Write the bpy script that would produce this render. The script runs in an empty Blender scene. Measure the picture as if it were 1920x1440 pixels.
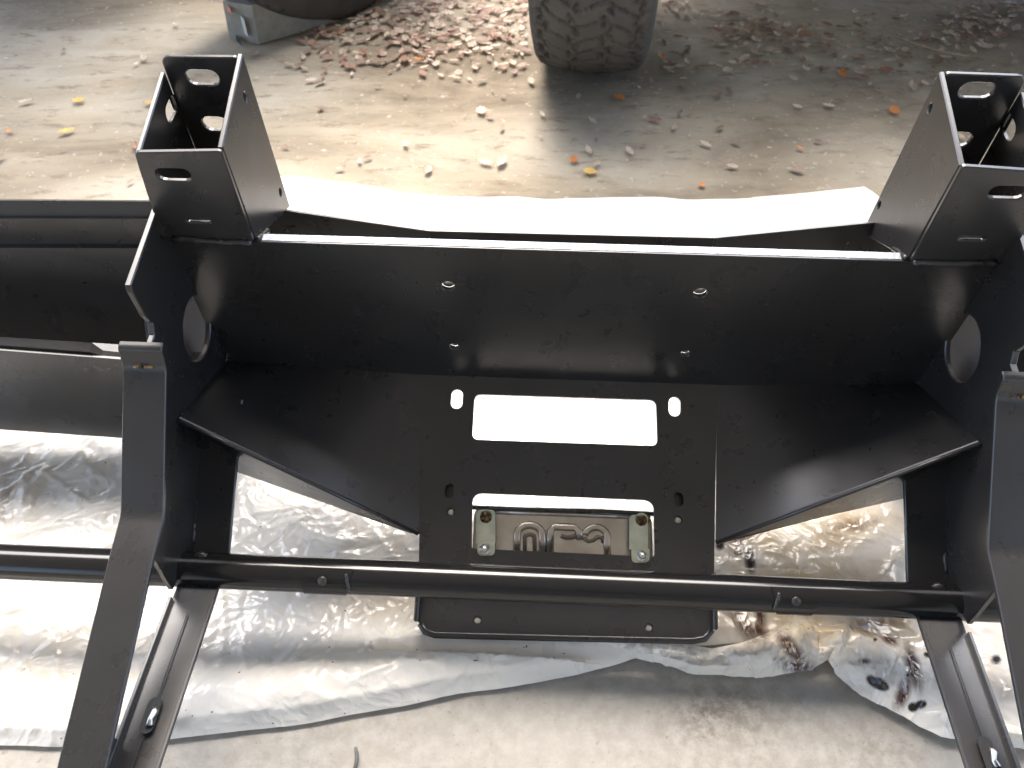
import bpy, math, random
import numpy as np
from mathutils import Vector, Matrix
from mathutils.geometry import tessellate_polygon
random.seed(7); rng = np.random.default_rng(7)
S = bpy.context.scene; COL = S.collection
# ------------------------------------------------------------------ camera
TH = math.radians(48); CH = 0.865; FPX = 1547.0
cam_d = bpy.data.cameras.new('camera'); cam = bpy.data.objects.new('camera', cam_d); COL.objects.link(cam)
cam.location = (0, 0, CH); cam.rotation_euler = (math.pi/2 - TH, 0, 0)
cam_d.sensor_width = 36; cam_d.lens = 36*FPX/1920; cam_d.clip_start = .02; cam_d.clip_end = 300
cam_d.dof.use_dof = True; cam_d.dof.focus_distance = 0.76; cam_d.dof.aperture_fstop = 11
S.camera = cam
# ------------------------------------------------------------------ light
SUN_EL, SUN_AZ = math.radians(58), math.radians(-9)      # azimuth from +Y, negative = towards -X
w = bpy.data.worlds.new('World'); S.world = w; w.use_nodes = True
nt = w.node_tree; bg = nt.nodes['Background']
sky = nt.nodes.new('ShaderNodeTexSky'); sky.sky_type = 'NISHITA'; sky.sun_disc = False
sky.sun_elevation = SUN_EL; sky.sun_rotation = SUN_AZ; sky.air_density = 1.0; sky.dust_density = 4.0; sky.ozone_density = 1.0
nt.links.new(sky.outputs[0], bg.inputs[0]); bg.inputs[1].default_value = 0.15
sd = bpy.data.lights.new('sun', 'SUN'); sd.energy = 2.0; sd.angle = math.radians(70); sd.color = (1, .96, .90)
sun = bpy.data.objects.new('sun', sd); COL.objects.link(sun)
sdir = Vector((math.sin(SUN_AZ)*math.cos(SUN_EL), math.cos(SUN_AZ)*math.cos(SUN_EL), math.sin(SUN_EL)))
sun.rotation_euler = sdir.to_track_quat('Z', 'Y').to_euler(); sun.location = (0, 6, 6)
S.view_settings.view_transform = 'Standard'; S.view_settings.look = 'None'
S.view_settings.exposure = 2.5; S.view_settings.gamma = 1
S.cycles.max_bounces = 8; S.cycles.diffuse_bounces = 4

# ------------------------------------------------------------------ maths
s_, c_ = math.sin(TH), math.cos(TH)
CAM = np.array([0, 0, CH]); RT = np.array([1., 0, 0]); UP = np.array([0, s_, c_]); FW = np.array([0, c_, -s_])
def ray(x, y): return FW + (x-960)/FPX*RT - (y-720)/FPX*UP
def on(x, y, p, n):
    r = ray(x, y); return CAM + r*(np.dot(p-CAM, n)/np.dot(r, n))
def ground(x, y, z=0.): return on(x, y, np.array([0, 0, z]), np.array([0, 0, 1.]))
def to_px(P):
    d = np.asarray(P) - CAM; z = d@FW
    return np.stack([960+FPX*(d@RT)/z, 720-FPX*(d@UP)/z], -1)
psi, lean = math.radians(2.7), math.radians(6)
U = np.array([math.cos(psi), -math.sin(psi), 0]); N0 = np.array([-math.sin(psi), -math.cos(psi), 0]); Z = np.array([0, 0, 1.])
V = Z*math.cos(lean) + N0*math.sin(lean); F = N0*math.cos(lean) - Z*math.sin(lean)
O = CAM + ray(1068, 656)*.907
def W(u, f, v): return O + U*u + F*f + V*v
def Lpx(x, y, ax, val):                                   # photo point -> bumper coordinates on a plane of the bumper
    a = {'u': U, 'f': F, 'v': V}[ax]; d = on(x, y, O+a*val, a) - O
    return np.array([d@U, d@F, d@V])
nP_l = np.array([0, .361, .9326]); nP = U*0 + F*.361 + V*.9326      # normal of the fairlead plate
P0 = W(0, 0, -.0556)
def onP(x, y, off=0.):
    p = on(x, y, P0 + nP*off, nP); d = p - O; return np.array([d@U, d@F, d@V])

def vnoise(x, y, seed=0):
    r = np.random.default_rng(seed); T = r.random((256, 256))
    xi = np.floor(x).astype(int); yi = np.floor(y).astype(int); fx = x-xi; fy = y-yi
    fx = fx*fx*(3-2*fx); fy = fy*fy*(3-2*fy)
    a = T[xi % 256, yi % 256]; b = T[(xi+1) % 256, yi % 256]; c = T[xi % 256, (yi+1) % 256]; d = T[(xi+1) % 256, (yi+1) % 256]
    return (a*(1-fx)+b*fx)*(1-fy) + (c*(1-fx)+d*fx)*fy
# ------------------------------------------------------------------ materials
def mat(name, base=(.5,.5,.5), rough=.5, metal=0., spec=.5):
    m = bpy.data.materials.new(name); m.use_nodes = True; b = m.node_tree.nodes['Principled BSDF']
    b.inputs['Base Color'].default_value = (*base, 1); b.inputs['Roughness'].default_value = rough
    b.inputs['Metallic'].default_value = metal; b.inputs['Specular IOR Level'].default_value = spec
    return m, m.node_tree, b
def node(t, kind, **kw):
    n = t.nodes.new(kind)
    for k, v in kw.items():
        if k in n.inputs: n.inputs[k].default_value = v
        else: setattr(n, k, v)
    return n
def noise(t, scale, detail=4, rough=.55, vec=None, dist=0.):
    n = node(t, 'ShaderNodeTexNoise', Scale=scale, Detail=detail, Roughness=rough, Distortion=dist)
    if vec is None:
        g = t.nodes.get('geo') or t.nodes.new('ShaderNodeNewGeometry'); g.name = 'geo'; vec = g.outputs['Position']
    t.links.new(vec, n.inputs['Vector']); return n.outputs['Fac']
def ramp(t, fac, stops):
    r = t.nodes.new('ShaderNodeValToRGB'); e = r.color_ramp.elements
    while len(e) < len(stops): e.new(.5)
    for q, (p, c) in zip(e, stops): q.position = p; q.color = (*c, 1) if len(c) == 3 else c
    t.links.new(fac, r.inputs[0]); return r.outputs[0]
def mixc(t, fac, a, b, mode='MIX'):
    m = t.nodes.new('ShaderNodeMix'); m.data_type = 'RGBA'; m.blend_type = mode
    for sock, val in ((m.inputs[0], fac), (m.inputs[6], a), (m.inputs[7], b)):
        if hasattr(val, 'is_output'): t.links.new(val, sock)
        elif isinstance(val, (int, float)): sock.default_value = val
        else: sock.default_value = (*val, 1)
    return m.outputs[2]
def bump(t, b, h, strength=.3, dist=.002):
    n = node(t, 'ShaderNodeBump', Strength=strength, Distance=dist); t.links.new(h, n.inputs['Height']); t.links.new(n.outputs[0], b.inputs['Normal'])

M = {}
def black_paint(name, base, rough, bumpy=.03, scale=420):
    m, t, b = mat(name, base, rough)
    a = noise(t, 9, 5); t.links.new(ramp(t, a, [(.3, tuple(x*.8 for x in base)), (.7, tuple(x*1.25 for x in base))]), b.inputs['Base Color'])
    rr = t.nodes.new('ShaderNodeMapRange'); t.links.new(noise(t, 30, 5), rr.inputs[0]); rr.inputs[3].default_value = rough-.07; rr.inputs[4].default_value = rough+.09
    t.links.new(rr.outputs[0], b.inputs['Roughness'])
    b.inputs['Specular IOR Level'].default_value = .62; b.inputs['Coat Weight'].default_value = .0; b.inputs['Coat Roughness'].default_value = .22
    bump(t, b, noise(t, scale, 3), bumpy, .0006); return m
M['paint'] = black_paint('satin_black_paint', (.019, .0185, .0187), .28)
m, t, b = mat('black_tube_paint', (.008,.008,.0085), .16); bump(t, b, noise(t, 90, 3), .04, .0008); M['tube'] = m
M['weld'] = black_paint('painted_weld_bead', (.022, .021, .021), .28, 1.0, 160)
m, t, b = mat('bright_flange_metal', (.26,.29,.34), .3, .85); t.links.new(ramp(t, noise(t, 120, 7, .75), [(.35,(.14,.15,.17)),(.65,(.30,.33,.38))]), b.inputs['Base Color']); bump(t, b, noise(t, 210, 6, .7), .7, .002); M['gritty'] = m  # lighter blue-grey metallic base than the other bumper plates
m, t, b = mat('matte_grey_backing', (.075,.075,.08), .9, spec=0.); M['backing'] = m  # even matte grey, lighter than the other bumper plates
m, t, b = mat('hollow_shade', (.01,.01,.01), .8); M['dark'] = m  # near-black colour standing in for shade inside hollows
m, t, b = mat('zinc_plated_steel', (.42,.45,.38), .42, .75); t.links.new(ramp(t, noise(t, 60, 5), [(.3,(.30,.34,.27)),(.7,(.50,.52,.44))]), b.inputs['Base Color']); bump(t, b, noise(t, 300, 3), .2, .0005); M['zinc'] = m
m, t, b = mat('bright_bolt_steel', (.62,.62,.6), .28, 1.0); M['bolt'] = m
m, t, b = mat('bare_plate_aluminium', (.50,.46,.40), .24, .8); t.links.new(ramp(t, noise(t, 45, 5), [(.3,(.40,.36,.30)),(.7,(.55,.51,.45))]), b.inputs['Base Color']); M['plate'] = m
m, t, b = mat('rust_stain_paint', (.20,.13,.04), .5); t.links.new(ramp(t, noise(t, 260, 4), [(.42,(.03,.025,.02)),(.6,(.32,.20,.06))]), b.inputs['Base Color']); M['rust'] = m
# near slab: pale trowelled concrete
m, t, b = mat('pale_garage_concrete', (.45,.42,.36), .82, spec=.3)
c = ramp(t, noise(t, 5, 6, .6), [(.3,(.235,.222,.196)),(.7,(.295,.28,.25))])
c = mixc(t, ramp(t, noise(t, 55, 6, .7), [(.40,(0,0,0)),(.62,(1,1,1))]), c, (.315,.30,.268))
c = mixc(t, ramp(t, noise(t, 130, 4, .6), [(.62,(0,0,0)),(.72,(.75,.75,.75))]), c, (.20,.17,.135))
c = mixc(t, ramp(t, noise(t, 38, 8, .75), [(.64,(0,0,0)),(.70,(.55,.55,.55))]), c, (.22,.19,.15))
at = node(t, 'ShaderNodeAttribute', attribute_name='stain')
mm = t.nodes.new('ShaderNodeMath'); mm.operation = 'MULTIPLY'; t.links.new(at.outputs['Fac'], mm.inputs[0]); t.links.new(ramp(t, noise(t, 70, 7, .75), [(.42,(0,0,0)),(.58,(1,1,1))]), mm.inputs[1])
c = mixc(t, mm.outputs[0], c, (.13,.115,.095)); t.links.new(c, b.inputs['Base Color']); bump(t, b, noise(t, 160, 6, .7), .35, .0015); M['slab'] = m
# driveway: dirty weathered concrete
m, t, b = mat('weathered_driveway_concrete', (.25,.22,.17), .85, spec=.3)
g = t.nodes.new('ShaderNodeNewGeometry'); g.name = 'geo'; mp = node(t, 'ShaderNodeMapping'); mp.inputs['Scale'].default_value = (.55, 1.5, 1); t.links.new(g.outputs['Position'], mp.inputs[0])
c = ramp(t, noise(t, 2.2, 6, .6, mp.outputs[0], .6), [(.36,(.14,.112,.078)),(.5,(.265,.228,.17)),(.64,(.37,.335,.27))])
c = mixc(t, ramp(t, noise(t, 5, 7, .7, mp.outputs[0], 1.0), [(.45,(0,0,0)),(.7,(.7,.7,.7))]), c, (.29,.24,.165))
c = mixc(t, ramp(t, noise(t, 26, 7, .75, mp.outputs[0]), [(.54,(0,0,0)),(.66,(.75,.75,.75))]), c, (.13,.10,.072))
c = mixc(t, ramp(t, noise(t, 75, 4), [(.62,(0,0,0)),(.72,(.7,.7,.7))]), c, (.40,.36,.29))
t.links.new(c, b.inputs['Base Color']); bump(t, b, noise(t, 60, 8, .7), .6, .004); M['drive'] = m
# plastic film
def film(name, col, tl):
    m, t, b = mat(name, col, .17, spec=.65)
    a1 = node(t, 'ShaderNodeAttribute', attribute_name='black_paint'); a2 = node(t, 'ShaderNodeAttribute', attribute_name='brown_paint'); a3 = node(t, 'ShaderNodeAttribute', attribute_name='dust')
    c = mixc(t, ramp(t, noise(t, 14, 6), [(.3,(0,0,0)),(.7,(1,1,1))]), tuple(x*.93 for x in col), col)
    f3 = t.nodes.new('ShaderNodeMath'); f3.operation = 'MULTIPLY'; t.links.new(a3.outputs['Fac'], f3.inputs[0]); t.links.new(ramp(t, noise(t, 20, 7, .7), [(.3,(.35,.35,.35)),(.6,(1,1,1))]), f3.inputs[1])
    c = mixc(t, f3.outputs[0], c, (.52,.41,.26))
    g_ = t.nodes['geo']; streak = node(t, 'ShaderNodeMapping'); streak.inputs['Rotation'].default_value = (0, 0, .9); streak.inputs['Scale'].default_value = (1, .22, 1); t.links.new(g_.outputs['Position'], streak.inputs[0])
    f2 = t.nodes.new('ShaderNodeMath'); f2.operation = 'MULTIPLY'; t.links.new(a2.outputs['Fac'], f2.inputs[0]); t.links.new(ramp(t, noise(t, 150, 6, .7, streak.outputs[0], .3), [(.36,(0,0,0)),(.50,(1,1,1))]), f2.inputs[1])
    c = mixc(t, f2.outputs[0], c, (.085,.036,.025))
    c = mixc(t, a1.outputs['Fac'], c, (.03,.026,.024))
    c = mixc(t, ramp(t, noise(t, 150, 2), [(.735,(0,0,0)),(.76,(1,1,1))]), c, (.10,.07,.05))
    t.links.new(c, b.inputs['Base Color'])
    wn = node(t, 'ShaderNodeTexNoise', Scale=14, Detail=3); g_ = t.nodes['geo']; t.links.new(g_.outputs['Position'], wn.inputs['Vector'])
    va = t.nodes.new('ShaderNodeVectorMath'); va.operation = 'MULTIPLY_ADD'; t.links.new(wn.outputs['Color'], va.inputs[0]); va.inputs[1].default_value = (.09, .09, 0); t.links.new(g_.outputs['Position'], va.inputs[2])
    vo = node(t, 'ShaderNodeTexVoronoi', Scale=34); t.links.new(va.outputs[0], vo.inputs['Vector'])
    vo2 = node(t, 'ShaderNodeTexVoronoi', Scale=90); t.links.new(va.outputs[0], vo2.inputs['Vector'])
    ad = t.nodes.new('ShaderNodeMath'); ad.operation = 'MULTIPLY_ADD'; t.links.new(vo2.outputs['Distance'], ad.inputs[0]); ad.inputs[1].default_value = .4; t.links.new(vo.outputs['Distance'], ad.inputs[2])
    bump(t, b, ad.outputs[0], .55, .005)
    tr = t.nodes.new('ShaderNodeBsdfTranslucent'); t.links.new(c, tr.inputs[0])
    mx = node(t, 'ShaderNodeMixShader'); mx.inputs[0].default_value = tl
    t.links.new(b.outputs[0], mx.inputs[1]); t.links.new(tr.outputs[0], mx.inputs[2]); t.links.new(mx.outputs[0], t.nodes['Material Output'].inputs[0]); return m
M['film'] = film('milky_plastic_film', (.85,.82,.755), .25)
m, t, b = mat('recess_shade', (.13,.11,.09), .5, .4); M['recess'] = m  # dark colour stands in for shade beside the raised characters
m, t, b = mat('tyre_rubber', (.06,.057,.052), .8, spec=.3); t.links.new(ramp(t, noise(t, 25, 6), [(.3,(.046,.044,.041)),(.7,(.062,.058,.053))]), b.inputs['Base Color']); bump(t, b, noise(t, 180, 4), .3, .002); M['rubber'] = m
m, t, b = mat('dull_wheel_steel', (.35,.33,.31), .5, .5); M['rim'] = m
m, t, b = mat('faded_vehicle_paint', (.10,.10,.105), .4); M['unseen_body'] = m
m, t, b = mat('grey_chock_rubber', (.30,.31,.285), .75); t.links.new(ramp(t, noise(t, 40, 5), [(.3,(.19,.185,.16)),(.7,(.27,.265,.235))]), b.inputs['Base Color']); M['chock'] = m
m, t, b = mat('orange_sticker', (.55,.16,.07), .6); M['orange'] = m
m, t, b = mat('grey_wall_board', (.45,.455,.46), .9); t.links.new(ramp(t, noise(t, 3, 4), [(.3,(.42,.425,.43)),(.7,(.48,.485,.49))]), b.inputs['Base Color']); M['wall'] = m
m, t, b = mat('stick_grey', (.10,.10,.095), .8); M['stick'] = m
def leafmat(name, c1, c2):
    m, t, b = mat(name, c1, .6); t.links.new(ramp(t, noise(t, 70, 5), [(.3, c1), (.7, c2)]), b.inputs['Base Color'])
    tr = t.nodes.new('ShaderNodeBsdfTranslucent'); tr.inputs[0].default_value = (*c2, 1); mx = node(t, 'ShaderNodeMixShader'); mx.inputs[0].default_value = .25
    t.links.new(b.outputs[0], mx.inputs[1]); t.links.new(tr.outputs[0], mx.inputs[2]); t.links.new(mx.outputs[0], t.nodes['Material Output'].inputs[0]); return m
LM = [leafmat('brown_leaf', (.19,.125,.09), (.30,.21,.15)), leafmat('tan_leaf', (.36,.27,.20), (.50,.40,.31)), leafmat('russet_leaf', (.24,.13,.09), (.36,.21,.15)),
      leafmat('yellow_leaf', (.55,.33,.07), (.68,.46,.14)), leafmat('orange_leaf', (.50,.17,.04), (.62,.26,.08)), leafmat('pale_leaf', (.45,.36,.27), (.60,.50,.40))]
# ------------------------------------------------------------------ object helpers
def origin(o):
    p = Vector((0, 0, 0))
    while o is not None: p += o.location; o = o.parent
    return p
def obj(name, verts, faces, m, parent=None, smooth=False, loc=None):
    me = bpy.data.meshes.new(name)
    if parent is not None and loc is None: off = np.array(origin(parent))
    elif loc is not None: off = np.array(loc, float)
    else: off = np.zeros(3)
    vv = np.asarray(verts, float) - off
    me.from_pydata([tuple(v) for v in vv], [], [tuple(int(i) for i in f) for f in faces]); me.update()
    mats = m if isinstance(m, list) else [m]
    for q in mats: me.materials.append(q)
    if smooth: me.polygons.foreach_set('use_smooth', [True]*len(me.polygons))
    o = bpy.data.objects.new(name, me); COL.objects.link(o)
    if parent is not None: o.parent = parent
    elif loc is not None: o.location = loc
    return o
def thing(name, loc, label, cat, group=None):
    o = bpy.data.objects.new(name, None); COL.objects.link(o); o.location = loc; o.empty_display_size = .05
    return tag(o, label, cat, group)
def tag(o, label, cat, group=None):
    o['label'] = label; o['category'] = cat
    if group: o['group'] = group
    return o
class MB:
    def __init__(s): s.v = []; s.f = []
    def add(s, v, f):
        n = len(s.v); s.v += [np.asarray(p, float) for p in v]; s.f += [tuple(i+n for i in q) for q in f]
    def obj(s, name, m, parent=None, smooth=False, **k): return obj(name, s.v, s.f, m, parent, smooth, **k)
def area2(p): return .5*sum(p[i][0]*p[(i+1) % len(p)][1]-p[(i+1) % len(p)][0]*p[i][1] for i in range(len(p)))
def inset(p, d):                                          # material lies on the left of the loop
    n = len(p); out = []
    for i in range(n):
        a, b, c = np.array(p[i-1]), np.array(p[i]), np.array(p[(i+1) % n])
        e1 = b-a; e1 /= np.linalg.norm(e1)+1e-12; e2 = c-b; e2 /= np.linalg.norm(e2)+1e-12
        n1 = np.array([-e1[1], e1[0]]); n2 = np.array([-e2[1], e2[0]]); k = n1+n2; q = 1+n1@n2
        out.append(b + (k/q*d if q > .25 else n1*d))
    return out
def rounded(p, r, seg=5):
    n = len(p); out = []; rr = r if isinstance(r, (list, tuple)) else [r]*n
    for i in range(n):
        a, b, c = (np.array(p[i-1], float), np.array(p[i], float), np.array(p[(i+1) % n], float))
        if rr[i] <= 0: out.append(b); continue
        l1 = np.linalg.norm(a-b); l2 = np.linalg.norm(c-b); q = min(rr[i], l1*.45, l2*.45)
        s0 = b+(a-b)/l1*q; s1 = b+(c-b)/l2*q
        for k in range(seg+1):
            tt = k/seg; out.append((1-tt)**2*s0 + 2*tt*(1-tt)*b + tt*tt*s1)
    return out
def plate(mb, outer, holes=(), t=.005, n=None, bev=.0007, centre=False, radius=0, hole_r=0):
    """flat plate from coplanar world points; n = side the face lies on, thickness runs to -n (or both ways)"""
    P = [np.asarray(q, float) for q in outer]; n = np.asarray(n, float); n = n/np.linalg.norm(n)
    e = P[1]-P[0]; e = e - n*(e@n); e /= np.linalg.norm(e); g = np.cross(n, e); o0 = P[0]
    to2 = lambda q: ((np.asarray(q)-o0)@e, (np.asarray(q)-o0)@g)
    loops = [[to2(q) for q in P]] + [[to2(q) for q in h] for h in holes]
    loops = [rounded(l, radius if i == 0 else hole_r) if (radius if i == 0 else hole_r) else l for i, l in enumerate(loops)]
    for i, l in enumerate(loops):
        a = area2(l)
        if (a < 0) == (i == 0): loops[i] = l[::-1]
    base = n*(t/2 if centre else 0)
    b = min(bev, t*.4); rings = [(b, 0.), (0., b), (0., t-b), (b, t)]
    V_ = []; idx = []
    for l in loops:
        L = []
        for (ins, dep) in rings:
            pts = inset(l, ins) if ins else l; L.append(list(range(len(V_), len(V_)+len(pts))))
            V_ += [o0 + base + e*q[0] + g*q[1] - n*dep for q in pts]
        idx.append(L)
    F_ = []
    for L in idx:
        m_ = len(L[0])
        for k in range(3):
            for i in range(m_): j = (i+1) % m_; F_.append((L[k][i], L[k][j], L[k+1][j], L[k+1][i])[::-1])
    flat = [Vector((*q, 0)) for l in loops for q in inset(l, b)]
    tris = tessellate_polygon([[Vector((*q, 0)) for q in inset(l, b)] for l in loops])
    top = [i for L in idx for i in L[0]]; bot = [i for L in idx for i in L[3]]
    for tr in tris:
        a, b2, c = [flat[i] for i in tr]
        if (b2-a).cross(c-a).z < 0: tr = tr[::-1]
        F_.append(tuple(top[i] for i in tr)); F_.append(tuple(bot[i] for i in tr[::-1]))
    mb.add(V_, F_)
def P1(name, outer, m, parent, **k):
    mb = MB(); plate(mb, outer, **k); return mb.obj(name, m, parent)
def tube(mb, pts, r, seg=20, cap=True):
    pts = [np.asarray(p, float) for p in pts]; n = len(pts); rs = r if hasattr(r, '__len__') else [r]*n
    ref = None; rings = []; vv = []
    for i, p in enumerate(pts):
        d = (pts[min(i+1, n-1)]-pts[max(i-1, 0)]); d /= np.linalg.norm(d)
        if ref is None:
            ref = np.cross(d, [0, 0, 1.]) if abs(d[2]) < .9 else np.cross(d, [1., 0, 0])
        ref = ref - d*(ref@d); ref /= np.linalg.norm(ref); bn = np.cross(d, ref)
        rings.append(list(range(len(vv), len(vv)+seg)))
        vv += [p + rs[i]*(math.cos(a)*ref+math.sin(a)*bn) for a in [2*math.pi*k/seg for k in range(seg)]]
    ff = []
    for i in range(n-1):
        for k in range(seg): j = (k+1) % seg; ff.append((rings[i][k], rings[i][j], rings[i+1][j], rings[i+1][k]))
    if cap: ff.append(tuple(rings[0][::-1])); ff.append(tuple(rings[-1]))
    mb.add(vv, ff)
def weld(parent, pts, r=.0035, step=.004, m='weld'):
    P = [np.asarray(p, float) for p in pts]; path = []
    for a, b in zip(P[:-1], P[1:]):
        k = max(2, int(np.linalg.norm(b-a)/step)); path += [a+(b-a)*i/k for i in range(k)]
    path.append(P[-1]); path = [p + rng.normal(0, r*.13, 3) for p in path]
    mb = MB(); tube(mb, path, [r*(.75+.4*((i % 2))*.6+.3*random.random()) for i in range(len(path))], 8); return mb.obj('weld_bead', M['weld'], parent, True)
def circle3(c, a, b, ra, rb=None, n=28):
    rb = rb or ra; return [c + a*ra*math.cos(2*math.pi*k/n) + b*rb*math.sin(2*math.pi*k/n) for k in range(n)]
def slot3(c, a, b, L_, w_, n=7):                           # stadium, long along a
    r = w_/2; h = max(L_/2-r, 1e-4); out = []
    for k in range(n+1): an = -math.pi/2+math.pi*k/n; out.append(c + a*(h+r*math.cos(an)) + b*r*math.sin(an))
    for k in range(n+1): an = math.pi/2+math.pi*k/n; out.append(c + a*(-h+r*math.cos(an)) + b*r*math.sin(an))
    return out
def strip(mb, prof, wdir, half, t):                        # bent flat bar: profile (world points), width along wdir
    prof = [np.asarray(p, float) for p in prof]; n = len(prof); vv = []
    for i, p in enumerate(prof):
        d1 = prof[i]-prof[max(i-1, 0)]; d2 = prof[min(i+1, n-1)]-prof[i]
        d1 = d1/(np.linalg.norm(d1)+1e-12); d2 = d2/(np.linalg.norm(d2)+1e-12)
        d = d1+d2; d /= np.linalg.norm(d); nn = np.cross(d, wdir); nn /= np.linalg.norm(nn)
        k = t/2/max(.5, math.sqrt(max(0, (1+d1@d2)/2)) if 0 < i < n-1 else 1)
        bv = t*.18
        for (a, q) in ((-half+bv, 1), (-half, 1-bv*2/t), (-half, -1+bv*2/t), (-half+bv, -1), (half-bv, -1), (half, -1+bv*2/t), (half, 1-bv*2/t), (half-bv, 1)):
            vv.append(p + wdir*a + nn*k*q)
    ff = []
    for i in range(n-1):
        for k in range(8): j = (k+1) % 8; ff.append((i*8+k, i*8+j, i*8+8+j, i*8+8+k))
    ff.append(tuple(range(7, -1, -1))); ff.append(tuple((n-1)*8+k for k in range(8))); mb.add(vv, ff)
def bend(p, r=.02, seg=5): return [np.asarray(q) for q in _rp(p, r, seg)]
def _rp(p, r, seg):
    out = [np.asarray(p[0], float)]
    for i in range(1, len(p)-1):
        a, b, c = (np.asarray(q, float) for q in (p[i-1], p[i], p[i+1])); l1 = np.linalg.norm(a-b); l2 = np.linalg.norm(c-b); q = min(r, .45*l1, .45*l2)
        s0 = b+(a-b)/l1*q; s1 = b+(c-b)/l2*q
        for k in range(seg+1): tt = k/seg; out.append((1-tt)**2*s0+2*tt*(1-tt)*b+tt*tt*s1)
    out.append(np.asarray(p[-1], float)); return out

# ------------------------------------------------------------------ setting
def sheet_plane(name, x0, x1, y0, y1, z, m, nx=2, ny=2):
    xs = np.linspace(x0, x1, nx); ys = np.linspace(y0, y1, ny)
    vv = [(x, y, z) for y in ys for x in xs]; ff = [(j*nx+i, j*nx+i+1, (j+1)*nx+i+1, (j+1)*nx+i) for j in range(ny-1) for i in range(nx-1)]
    o = obj(name, vv, ff, m); o['kind'] = 'structure'; return o
sheet_plane('driveway_ground', -60, 60, -6, 90, -.005, M['drive'])
sl = sheet_plane('garage_floor', -3.2, 3.2, -4.2, .80, 0, M['slab'], 161, 126)
vv = np.array([v.co[:] for v in sl.data.vertices]); pz = vv@FW - CAM@FW; ok = pz > .15; pp = np.full((len(vv), 2), -9e3); pp[ok] = to_px(vv[ok])
def blob(p, cx, cy, rx, ry, rot=0, soft=.5):
    c, s = math.cos(math.radians(rot)), math.sin(math.radians(rot)); dx, dy = p[:, 0]-cx, p[:, 1]-cy
    q = np.hypot((dx*c+dy*s)/rx, (-dx*s+dy*c)/ry); return np.clip((1+soft-q)/(2*soft) if soft > 0 else (q < 1), 0, 1)
st = np.maximum.reduce([blob(pp, 1340, 1335, 75, 40, 0, .6), .55*blob(pp, 1420, 1360, 120, 45, 0, .8), .5*blob(pp, 1650, 1400, 90, 60, 0, .8)])
a = sl.data.attributes.new('stain', 'FLOAT', 'POINT'); a.data.foreach_set('value', st.astype(np.float32))
# unseen garage ceiling and wall, added to keep the sky off the near side of the bumper
def slab_box(name, x0, x1, y0, y1, z0, z1, m):
    vv = [(x, y, z) for z in (z0, z1) for y in (y0, y1) for x in (x0, x1)]
    o = obj(name, vv, [(0,2,3,1),(4,5,7,6),(0,1,5,4),(2,6,7,3),(0,4,6,2),(1,3,7,5)], m); o['kind'] = 'structure'; return o
slab_box('unseen_garage_ceiling', -3.3, 3.3, -4.3, 1.35, 2.35, 2.45, M['wall'])
slab_box('unseen_garage_back_wall', -3.3, 3.3, -4.3, -4.2, .002, 2.35, M['wall'])

# ------------------------------------------------------------------ bumper
BP = thing('truck_bumper', tuple(ground(1060, 900)), 'black steel off road bumper lying face down on the white plastic sheet', 'bumper')
A = M['paint']
nU = U
# tray (winch plate) with bolt holes
tray_holes = [circle3(W(*Lpx(x, y, 'f', 0)), U, V, r, r, 18) for x, y, r in ((840,537,.0068),(1313,550,.0068),(852,650,.0052),(1285,663,.0052))]
P1('winch_tray', [W(-.398,0,-.062), W(-.178,0,-.062), W(-.178,0,-.056), W(.178,0,-.056), W(.178,0,-.062), W(.398,0,-.062), W(.398,0,.13), W(.392,0,.1505), W(-.392,0,.1505), W(-.398,0,.13)], A, BP, holes=tray_holes, t=.006, n=F)
P1('top_flange', [W(-.306,-.0005,.1512), W(.306,-.0005,.1512), W(.306,-.0125,.1512), W(-.306,-.0125,.1512)], M['gritty'], BP, t=.006, n=V, bev=.0018)
for (x, y, r) in ((840,537,.0066),(1313,550,.0066),(852,650,.005),(1285,663,.005)):
    c = W(*Lpx(x, y, 'f', 0)); mb = MB()
    tube(mb, [c-F*.012, c-F*.0055, c-F*.0045], [r, r, r*.75], 16); mb.obj('weld_nut', M['bolt'], BP, True)
for (x, y) in ((893,665),(1228,668),(1085,628)):
    c = W(*Lpx(x, y, 'f', 0)); mb = MB(); tube(mb, [c, c+F*.0012], [.0012, .0006], 8); mb.obj('paint_nib', M['weld'], BP, True)
# fairlead plate (flat centre panel) with openings
def pxP(l): return [W(*onP(x, y)) for x, y in l]
e1 = np.cross(nP, U)*-1
lipL, lipR = onP(785, 1000), onP(1345, 1018)
outer = [W(-.172,-.0055,-.0535), W(.172,-.0055,-.0535)] + pxP([(1340,1018),(1337,1180),(1325,1198),(1300,1201),(815,1190),(795,1184),(784,1165),(786,1000)])
op1 = rounded(pxP([(890,739),(1230,750),(1233,836),(885,824)]), .008)
op2 = rounded(pxP([(886,924),(1226,938),(1228,1044),(884,1028)]), [.012,.012,.003,.003])
def slotP(x, y, L_, w_):
    return slot3(W(*onP(x, y)), np.cross(U, nP), U, L_, w_)
holes = [op1, op2, slotP(856.5,748,.023,.0135), slotP(1265,762,.023,.0135)]
holes += [slotP(843,920,.016,.010), slotP(1273,936,.016,.010)]
holes += [circle3(W(*onP(x, y)), U, np.cross(U, nP), .0046, n=14) for x, y in ((845,960),(1272,975),(895,1163),(1217,1177))]
P1('fairlead_plate', outer, A, BP, holes=holes, t=.005, n=nP, bev=.0003)
for x, y, bright in ((845,960,0),(1272,975,0),(895,1163,1),(1217,1177,1)):
    c = W(*onP(x, y)); mb = MB(); tube(mb, [c-nP*.012, c-nP*.003, c-nP*.0022], [.0046, .0046, .003], 12); mb.obj('plug', M['zinc' if not bright else 'chock'], BP, True)
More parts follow.
